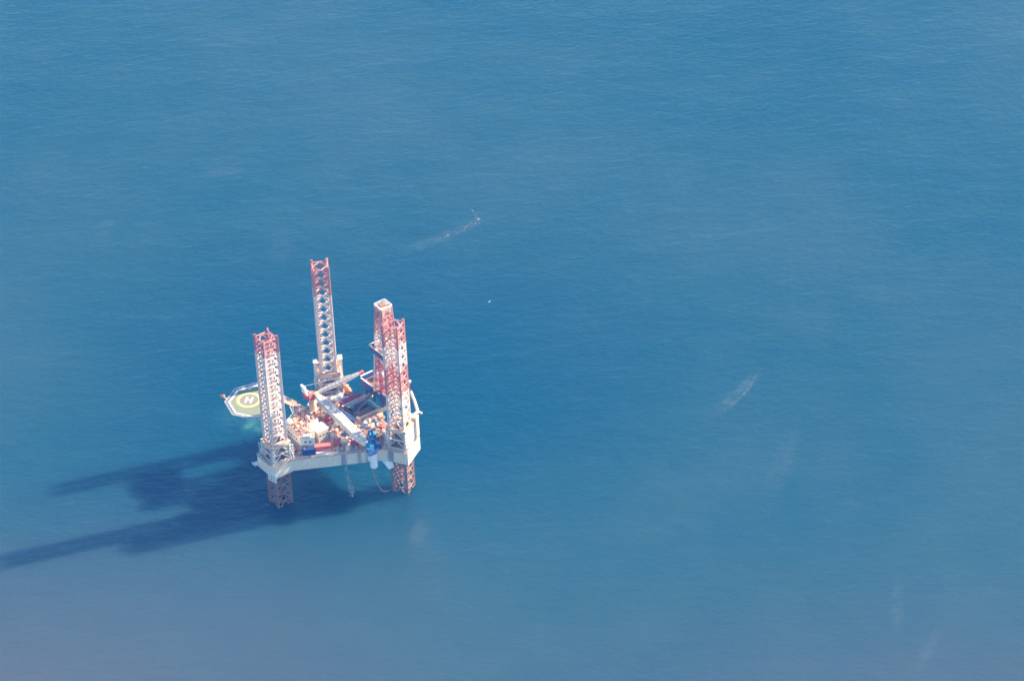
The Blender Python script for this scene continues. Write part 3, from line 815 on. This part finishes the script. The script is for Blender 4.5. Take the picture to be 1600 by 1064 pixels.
b = MB(); b.lathe([(0, .3), (.2, .7), (.8, .7), (1.0, .3)], (-37.6, 7.4, HD + 13), (0, 0, 1), 10); b.beam((-37.6, 7.4, FZ), (-37.6, 7.4, HD + 13), .3)
b.build('floodlight', BRIGHT, dfl)

# davits for the lifeboat
b = MB()
for v in (-23.2, -18.0):
    b = MB(); b.beam((-17.2, v, HD), (-17.4, v, HD + 5.4), .5); b.beam((-17.4, v, HD + 5.4), (-20.2, v, HD + 5.6), .45)
    b.build('davit', WHITE, rig)

# deck machinery bolted down between the cranes and along the stern ------
DECKP = [(x * .93, y * .93) for x, y in poly]
taken = [(13.6, 8.9, 4.2), (-1.3, 7.1, 2.8), (0.5, 16.2, 2.8), (3.7, 12.2, 1.6), (6.3, 11.0, 1.6), (5.2, 17.0, 1.2), (3.3, 19.2, 1.2), (5.0, 4.7, 1.3),
         (-0.5, -7.7, 2.4), (-10.3, 10.7, 3.4), (-10.9, 7.0, 1.8), (-8.9, 17.0, 2.0), (-15.6, 10.2, 1.2), (-16.2, 13.4, 1.6), (-15.1, -18.4, 1.5), (-11.1, -18.5, 1.3),
         (-12.2, -16.6, 1.3), (-14.5, -14.6, 3.4), (-8.4, -2.2, 3.9), (-2.2, 26, 5), (-0.6, -19.4, 3.2), (1.8, -14.6, 1.3), (9.6, 2, 5.2), (-1.7, -12.2, 1.5),
         (33, 0, 7.5), (-16.5, 28.6, 7.5), (-16.5, -28.6, 7.5), (-8.6, -8.6, 1.5), (-10, 0, 2), (-20.5, -21.8, 4.5)]
spots += [(a, c, r_, HD) for a, c, r_ in taken]
NOCANT = [(26, -7), (26, 5), (8, 16), (-9, 24), (-16, 17), (-16, 9), (-10.5, 9), (-10.5, -10.5), (-16, -14), (-16, -17), (-9, -22), (7, -16), (8, -3), (15, -1), (22, 6), (24, -8)]
scatter(16, (-16, 26, -22, 24), HD, NOCANT, 11, 0, 2.2, 3.6, .15, (0, 2, 3, 3, 4), PALLET)
scatter(46, (-16, 26, -22, 24), HD, NOCANT, 12, 0, 1.0, 2.0, .08, (0, 1, 2, 3, 4), PALLET, 2.0)
scatter(70, (-16, 26, -22, 24), HD, NOCANT, 31, 0, .6, 1.25, .03, (0, 1, 2, 3, 3, 4), PALLET, 1.7)
scatter(40, (9, 22, -16, 7), HD + 8.2, HR, 32, 0, .5, 1.1, .02, (0, 1, 2, 3, 3), WARM, 1.3)
CANT_TOP = [(-11.5, 1.0), (-11.5, 5.5), (-22.5, 9.5), (-22.5, 4.2), (-16, 4.4)]
scatter(14, (-22, -11, 4, 10), HD, CANT_TOP, 33, 0, .8, 1.8, .03, (0, 2, 3, 4), [CREAM, PEACH, BROWN, WHITE], 2.2)
t = thing('filler_skid', 'dark blue generator skid in the gap under the white cabin with two windows', 'filler', 20.6, 8.3, HD, 143)  # navy filler added for the dark patch below the cabin
b = MB(); b.box((0, 0, 1.7), (6.0, 1.7, 3.2)); b.box((1.2, .95, 1.4), (1.6, .5, 1.2)); b.build('casing', NAVY, t)
b = MB()
for k in range(7): b.box((-2.4 + .3 * k, .88, 1.9), (.12, .1, 1.4))
b.build('louvre', BLUE, t)
b = MB(); b.box((0, 0, .1), (6.4, 2.0, .2)); b.tube((-2.2, 0, 3.3), (-2.2, 0, 4.0), .25, 8); b.build('base', GREY, t)
# runs of pipework across the deck
b = MB()
for a, c in (((7.0, -8.5), (-7.0, -9.0)), ((7.0, -9.2), (-7.0, -9.7)), ((4.0, -3.0), (4.0, 12.5)), ((3.3, -3.0), (3.3, 9.5)), ((-5.5, 1.0), (-5.5, 20.0)), ((-6.2, 1.0), (-6.2, 20.0)), ((15.5, 9.5), (-6.0, 21.5))):
    b.tube((*a, HD + .5), (*c, HD + .5), .2, 6)
b.build('deck_pipework', PEACH, rig)
b = MB(); b.box((3.6, -0.9, HD + .25), (5.0, 4.6, .5)); b.box((3.6, -0.9, HD + .55), (4.6, 4.2, .1)); b.build('deck_hatch', GREY, rig)

# =================================================== loose things on the deck
def container(name, label, u, v, rot, L, mat, lid=None, z=HD, group=None, Wd=2.44, Hh=2.6):
    t = thing(name, label, 'container', u, v, z, rot, group)
    b = MB(); b.box((0, 0, Hh / 2 + .06), (L - .1, Wd - .1, Hh - .16))
    n = int(L / .6)
    for k in range(n):
        x = -L / 2 + .4 + k * (L - .8) / max(1, n - 1)
        for s in (-1, 1): b.box((x, s * (Wd / 2 - .03), Hh / 2 + .06), (.22, .1, Hh - .4))
    b.build('body', mat, t)
    b = MB()
    for a in (-1, 1):
        for s in (-1, 1): b.box((a * (L / 2 - .1), s * (Wd / 2 - .1), Hh / 2), (.2, .2, Hh))
        for zz in (.1, Hh - .1): b.box((a * (L / 2 - .1), 0, zz), (.2, Wd - .4, .2)); b.box((0, a * (Wd / 2 - .1), zz), (L - .4, .2, .2))
    b.build('frame', lid or mat, t)
    for s in (-1, 1):
        b = MB(); b.box((L / 2 + .01, s * Wd / 4.3, Hh / 2), (.06, Wd / 2 - .35, Hh - .5)); b.tube((L / 2 + .08, s * .25, .3), (L / 2 + .08, s * .25, Hh - .3), .04, 5)
        b.build('door', mat, t)
    return t
container('shipping_container', 'coral red shipping container by the white walkway, right of the white cabin', 13.6, 8.9, 150, 7.6, CORAL)
container('shipping_container', 'long dark blue container lying along the white crane boom', -8.4, -2.2, 88, 7.6, BLUE)
container('shipping_container', 'small cream cargo container beside the magenta tank', 3.7, 12.2, 150, 2.8, CREAM, WHITE, Hh=2.2, Wd=2.2)
container('shipping_container', 'small brick red cargo container between red and cream containers', 6.7, 11.4, 150, 2.8, RED, CORAL, Hh=2.2, Wd=2.2)
container('shipping_container', 'red cargo container near the right leg, beside blue mast', -16.2, 13.4, 120, 2.8, RED, PEACH, Hh=2.2, Wd=2.0)
container('shipping_container', 'cream cargo container in front of the bright white flat roof', 5.0, 4.9, 100, 2.4, CREAM, WHITE, Hh=2.4, Wd=2.0)
container('shipping_container', 'teal tool container beside the blue crane house', -8.9, 17.0, 150, 3.4, TEAL, SKYB, Hh=3.0)

def basket(label, u, v, rot, L, Wd, mat, load, n):
    t = thing('cargo_basket', label, 'basket', u, v, HD, rot)
    b = MB(); b.box((0, 0, .15), (L, Wd, .15))
    for s in (-1, 1):
        for zz in (.55, 1.1): b.beam((-L / 2, s * Wd / 2, zz), (L / 2, s * Wd / 2, zz), .12); b.beam((s * L / 2, -Wd / 2, zz), (s * L / 2, Wd / 2, zz), .12)
        for k in range(6): x = -L / 2 + L * k / 5; b.beam((x, s * Wd / 2, .1), (x, s * Wd / 2, 1.15), .12)
        b.box((0, s * Wd / 2, .45), (L, .06, .5))
    b.build('frame', mat, t)
    b = MB()
    for k in range(n):
        y = -Wd / 2 + .35 + k * (Wd - .7) / max(1, n - 1)
        b.tube((-L / 2 + .3, y, .45), (L / 2 - .3, y, .45), .2, 8); b.tube((-L / 2 + .3, y, .8), (L / 2 - .5, y, .8), .17, 8)
    l_ = b.build('tubular_load', load, t)
    return t
basket('blue open cargo basket beside the lower edge of the white boom', -1.3, 7.1, 105, 4.6, 2.4, BLUE, DARK, 4)
basket('rusty brown pipe basket between the white boom and teal container', -10.3, 10.9, 40, 6.2, 2.2, PEACH, BROWN, 4)

def tank(label, u, v, rot, L, r, mat, frame, z=HD):
    t = thing('storage_tank', label, 'tank', u, v, z, rot)
    b = MB(); b.lathe([(0, r * .25), (r * .3, r * .8), (r * .65, r), (L - r * .65, r), (L - r * .3, r * .8), (L, r * .25)], (-L / 2, 0, r + .3), (1, 0, 0), 14)
    b.lathe([(0, .35), (.35, .35), (.4, .5), (.5, .5)], (0, 0, r * 2 + .22), (0, 0, 1), 10)
    b.build('shell', mat, t, True)
    b = MB()
    for s in (-.3, .3): b.box((L * s, 0, (r + .1) / 2), (.3, r * 1.7, r + .1))
    for s in (-1, 1): b.box((0, s * r * .8, .1), (L * .9, .2, .2))
    b.build('saddle', frame, t)
    return t
tank('magenta red tank on a skid near the tip of the boom crane', 0.5, 16.2, 150, 4.6, 1.35, MAGENTA, PEACH)
tank('red round-ended tank left of the white boom, nearer the rig centre', -0.5, -7.2, 10, 3.2, 1.1, RED, CORAL)
tank('red round-ended tank left of the white boom, nearer the bow', 2.6, -6.6, 100, 2.6, 0.9, CORAL, RED)
tank('long white cylindrical tank beside the magenta pipes', -14.6, -14.6, 2, 6.8, 1.0, BRIGHT, DARK)

def tote(label, u, v, rot, s, mat, z=HD, group=None):
    t = thing('tote_tank', label, 'tank', u, v, z, rot, group)
    b = MB(); b.box((0, 0, s * .55 + .2), (s * .92, s * .92, s * .95)); b.lathe([(0, s * .2), (.2, s * .2), (.25, s * .26), (.35, s * .26)], (0, 0, s * 1.02 + .2), (0, 0, 1), 10)
    b.build('vessel', mat, t)
    b = MB()
    for a in (-1, 1):
        for c in (-1, 1): b.beam((a * s / 2, c * s / 2, 0), (a * s / 2, c * s / 2, s * 1.15 + .2), .14)
        for zz in (.1, s * .6, s * 1.15 + .2): b.beam((a * s / 2, -s / 2, zz), (a * s / 2, s / 2, zz), .12); b.beam((-s / 2, a * s / 2, zz), (s / 2, a * s / 2, zz), .12)
    b.build('cage', WHITE, t)
    return t
g = 'white tote tanks on the port stern deck'
tt = tote('white tote tank nearest the orange lifeboat', -15.1, -18.4, 10, 2.4, BRIGHT, group=g)
dup(tt, -11.1, -18.8, HD, 0, 'white tote tank nearest the red crane house', g)
dup(tt, -12.2, -16.2, HD, 20, 'white tote tank between the other tote and the long white tank', g)
tote('small white tote tank on the deck edge below the magenta tank', 5.2, 17.0, 150, 1.8, WHITE)
tote('dark blue tote tank beside the small white one at the deck edge', 3.2, 18.9, 150, 1.7, BLUE)

def pipes(label, u, v, rot, z, L, cols, rows, r, mat):
    t = thing('pipe_bundle', label, 'pipes', u, v, z, rot)
    b = MB()
    for j in range(rows):
        for k in range(cols - (j % 2)):
            b.tube((-L / 2 + .2 * ((k * 7 + j * 3) % 4), (k - (cols - 1 - j % 2) / 2) * r * 2.05, r + j * r * 1.8), (L / 2 - .2 * ((k * 5 + j) % 3), (k - (cols - 1 - j % 2) / 2) * r * 2.05, r + j * r * 1.8), r, 8)
    b.build('pipes', mat, t)
    b = MB()
    for x in (-.35, 0, .35):
        b.box((L * x, 0, -.01), (.3, cols * r * 2.2, .18)); b.beam((L * x, -cols * r * 1.05, 0), (L * x, -cols * r * 1.05, rows * r * 2), .14); b.beam((L * x, cols * r * 1.05, 0), (L * x, cols * r * 1.05, rows * r * 2), .14)
    b.build('bearer', DARK, t)
    return t
pipes('bundle of magenta red drill pipes on the rack beside the white tank', -17.2, -11.7, 0, HD + 2.6, 11.5, 6, 2, .22, MAGENTA)
pipes('dark bundle of casing pipes in shade on the middle of the pipe deck', -16.2, -4.6, 0, HD + 2.3, 9.0, 7, 2, .26, DARK)
pipes('brown bundle of drill pipes on the pipe deck next to the cream girder', -16.2, 0.4, 0, HD + 2.3, 8.6, 7, 2, .2, BROWN)
pipes('purple-grey bundle of pipes on the pipe deck nearest the magenta pipes', -16.2, -7.3, 0, HD + 2.3, 9.2, 5, 2, .24, GREY)

# light blue hose reel and blue mast on the starboard deck
t = thing('hose_reel', 'light blue hose reel behind the rusty pipe basket', 'reel', -11.4, 7.4, HD, 60)
b = MB(); b.tube((-.7, 0, 1.4), (.7, 0, 1.4), 1.0, 14); b.build('drum', WHITE, t)
b = MB()
for s in (-.8, .8): b.ring((0, 0), .1, .1, 0, 0, 3); b.tube((s - .1, 0, 1.4), (s + .1, 0, 1.4), 1.35, 16)
b.build('flange', SKYB, t)
b = MB(); b.box((0, 0, .15), (2.2, 2.4, .3)); b.build('base', BLUE, t)
t = thing('blue_mast', 'slim blue pump stack behind the blue crane', 'pump unit', -14.6, 11.6, HD, 0)
b = MB(); b.lathe([(0, .9), (.3, .9), (.4, .5), (3.2, .5), (3.4, .8), (4.4, .8), (4.8, .3)], (0, 0, 0), (0, 0, 1), 12); b.build('casing', TEAL, t)
b = MB(); b.tube((0, .5, 2.5), (0, 1.6, 2.5), .25, 8); b.tube((0, 1.6, 2.5), (0, 1.6, .2), .25, 8); b.build('outlet_pipe', SKYB, t)
t = thing('mooring_buoy', 'orange float stored under the head of the red crane', 'buoy', 1.8, -14.6, HD, 0)
b = MB(); b.lathe([(0, .3), (.3, 1.0), (1.0, 1.3), (1.7, 1.0), (2.1, .35), (2.5, .3)], (0, 0, 0), (0, 0, 1), 14); b.build('float', ORANGE, t, True)
b = MB(); b.ring((0, 0), .2, .36, 2.5, 2.65, 12); b.build('lifting_eye', DARK, t)
t = thing('life_raft', 'orange life raft canister on the outer edge of the helideck net', 'life raft', 33.6, -42.4, HZ + .2, -40)
b = MB(); b.lathe([(0, .4), (.3, .75), (2.0, .75), (2.3, .4)], (-1.15, 0, .8), (1, 0, 0), 14); b.build('canister', ORANGE, t, True)
b = MB()
for s in (-.6, .6): b.box((s, 0, .2), (.2, 1.4, .5))
b.beam((0, 0, .1), (-2.2, .8, -.3), .3); b.build('cradle', WHITE, t)

# lifeboat in its davits
t = thing('lifeboat', 'orange covered lifeboat hanging in davits below the rear leg', 'lifeboat', -19.8, -20.2, HD + .6, 90)
def boat(sec, L, wd, ht, mat_, name, par, z0, keel=True):
    b = MB(); n = 12; rows = []
    for k in range(sec + 1):
        f = k / sec; x = -L / 2 + L * f
        s = max(.08, (1 - abs(2 * f - 1) ** 2.6)) ** .6
        row = []
        for i in range(n):
            a = 2 * math.pi * i / n
            y = math.cos(a) * wd / 2 * s; z = math.sin(a)
            z = z * (ht * .62 if z > 0 else ht * .42) * (s ** .7)
            row.append((x, y, z0 + z))
        rows.append(row)
    vs = [p for r_ in rows for p in r_]
    fs = [(k * n + i, k * n + (i + 1) % n, (k + 1) * n + (i + 1) % n, (k + 1) * n + i) for k in range(sec) for i in range(n)]
    fs += [tuple(range(n))[::-1], tuple(range(sec * n, sec * n + n))]
    b.add(vs, fs); return b.build(name, mat_, par, True)
bd = boat(14, 8.6, 3.6, 4.2, ORANGE, 'body', t, 1.4)
b = MB(); b.box((-1.2, 0, 4.05), (1.8, 1.5, 1.0)); b.box((-1.2, 0, 4.6), (2.0, 1.7, .14)); cu = b.build('cupola', ORANGE, t)
b = MB()
for s in (-1, 1): b.box((-1.2, s * .76, 4.2), (1.2, .06, .4))
b.box((-.28, 0, 4.2), (.06, 1.0, .4)); b.build('window', GLASS, cu)
b = MB()
for s in (-1, 1): b.beam((-3.0, s * 1.6, 1.35), (3.0, s * 1.6, 1.35), .16)
b.build('rubbing_strake', WHITE, t)
b = MB()
for s in (-2.4, 2.4): b.tube((s, 0, 3.4), (s, .2, 4.4), .08, 6)
b.build('lifting_hook', DARK, t)

# hanging hose and overboard discharge
def curve_pts(ctrl, n=8):
    out = []
    c = [Vector(x) for x in ctrl]; c = [c[0]] + c + [c[-1]]
    for i in range(1, len(c) - 2):
        for k in range(n):
            s = k / n
            p0_, p1_, p2_, p3_ = c[i - 1], c[i], c[i + 1], c[i + 2]
            out.append(.5 * ((2 * p1_) + (p2_ - p0_) * s + (2 * p0_ - 5 * p1_ + 4 * p2_ - p3_) * s * s + (3 * p1_ - p0_ - 3 * p2_ + p3_) * s ** 3))
    out.append(c[-2]); return out
b = MB(); b.path(curve_pts([(-1.9, 25.2, HB + .1), (-2.2, 25.6, 14), (-3.8, 25.4, 7.5), (-6.2, 25.8, 2.0), (-9.0, 26.0, .5), (-11.2, 25.8, .2)]), .22, 6)
hs = b.build('water_hose', RUBBER); hs.rotation_euler = (0, 0, TH)
tag(hs, 'loose reddish hose looping from the hull down to the sea beside the right leg', 'hose')
b = MB(); rr = random.Random(4)
for k in range(150):
    f = rr.random() ** .8; z = HB * (1 - f)
    sp = .18 + .7 * f
    c = Vector((7.0 - 1.8 * f * f + rr.gauss(0, sp), 17.2 + .8 * f * f + rr.gauss(0, sp), max(.05, z + rr.gauss(0, .6))))
    if f < .5 and rr.random() < .55: continue
    s = rr.uniform(.1, .34)
    b.lathe([(0, .05), (s * .5, s * .7), (s, s * .8), (s * 1.6, s * .4), (s * 2.2, .03)], c, (rr.gauss(0, .3), rr.gauss(0, .3), 1), 6)
dw = b.build('water_discharge', paint('falling_water_white', (0.46, 0.42, 0.40), rough=0.5, wear=0.0, dirt=0.0)); dw.rotation_euler = (0, 0, TH)
tag(dw, 'white discharge water falling from the hull side into the sea', 'water spray', kind='stuff')

# ------------------------------------------------- foam on the open water
def foam(label, pts, n, spread, smin, smax, seed, clumps=()):
    rr = random.Random(seed); b = MB()
    def fleck(x, y, s):
        k = rr.randint(6, 9); a0 = rr.random() * 6; el = rr.uniform(.4, 1.0); th = rr.random() * 3.14
        pl = []
        for i in range(k):
            a = a0 + 2 * math.pi * i / k; r_ = s * rr.uniform(.6, 1.1)
            px, py = r_ * math.cos(a), r_ * el * math.sin(a)
            pl.append((x + px * math.cos(th) - py * math.sin(th), y + px * math.sin(th) + py * math.cos(th)))
        b.prism(pl, -.05, rr.uniform(.05, .25))
    segs = list(zip(pts, pts[1:]))
    for i in range(n):
        (x0, y0), (x1, y1) = rr.choice(segs); f = rr.random()
        fleck(x0 + (x1 - x0) * f + rr.gauss(0, spread), y0 + (y1 - y0) * f + rr.gauss(0, spread), rr.uniform(smin, smax))
    for x, y, r_, m_ in clumps:
        for i in range(m_): fleck(x + rr.gauss(0, r_), y + rr.gauss(0, r_), rr.uniform(smax * .6, smax * 1.5))
    return tag(b.build('sea_foam', FOAMM), label, 'foam', 'streaks of foam on the open sea')
foam('brightest whitish foam streak on the sea behind the rear and right legs', [(58, 186), (66, 191), (74, 195), (80, 200), (82, 205), (80, 213)], 55, 1.1, .05, .2, 21, ((81.6, 203.2, .55, 16), (65, 191, .3, 4), (79.5, 212, .6, 3)))
foam('thin pale foam streak on the sea far to the right of the rig', [(184, 23), (190, 29), (196, 36), (199, 41), (203, 49)], 70, .45, .04, .17, 22, ((195.5, 35.5, .5, 3),))
foam('tiny fleck of foam alone on the sea up and right of the right leg', [(80.3, 128), (81.4, 129)], 4, .4, .2, .5, 23)

# --------------------------------------------------------------- the air
hz = MB(); hz.box((0, -400, 512.0), (30000.0, 30000.0, 1036.0))
hm = bpy.data.materials.new('haze'); hm.use_nodes = True
ht = hm.node_tree; ht.nodes.clear()
pv = ht.nodes.new('ShaderNodeVolumePrincipled'); ho = ht.nodes.new('ShaderNodeOutputMaterial')
pv.inputs['Color'].default_value = (0.07, 0.33, 1.0, 1)
pv.inputs['Absorption Color'].default_value = (1, 1, 1, 1)
pv.inputs['Density'].default_value = 0.00006
pv.inputs['Anisotropy'].default_value = 0.0
ht.links.new(pv.outputs[0], ho.inputs['Volume'])
tag(hz.build('haze', hm), kind='stuff')
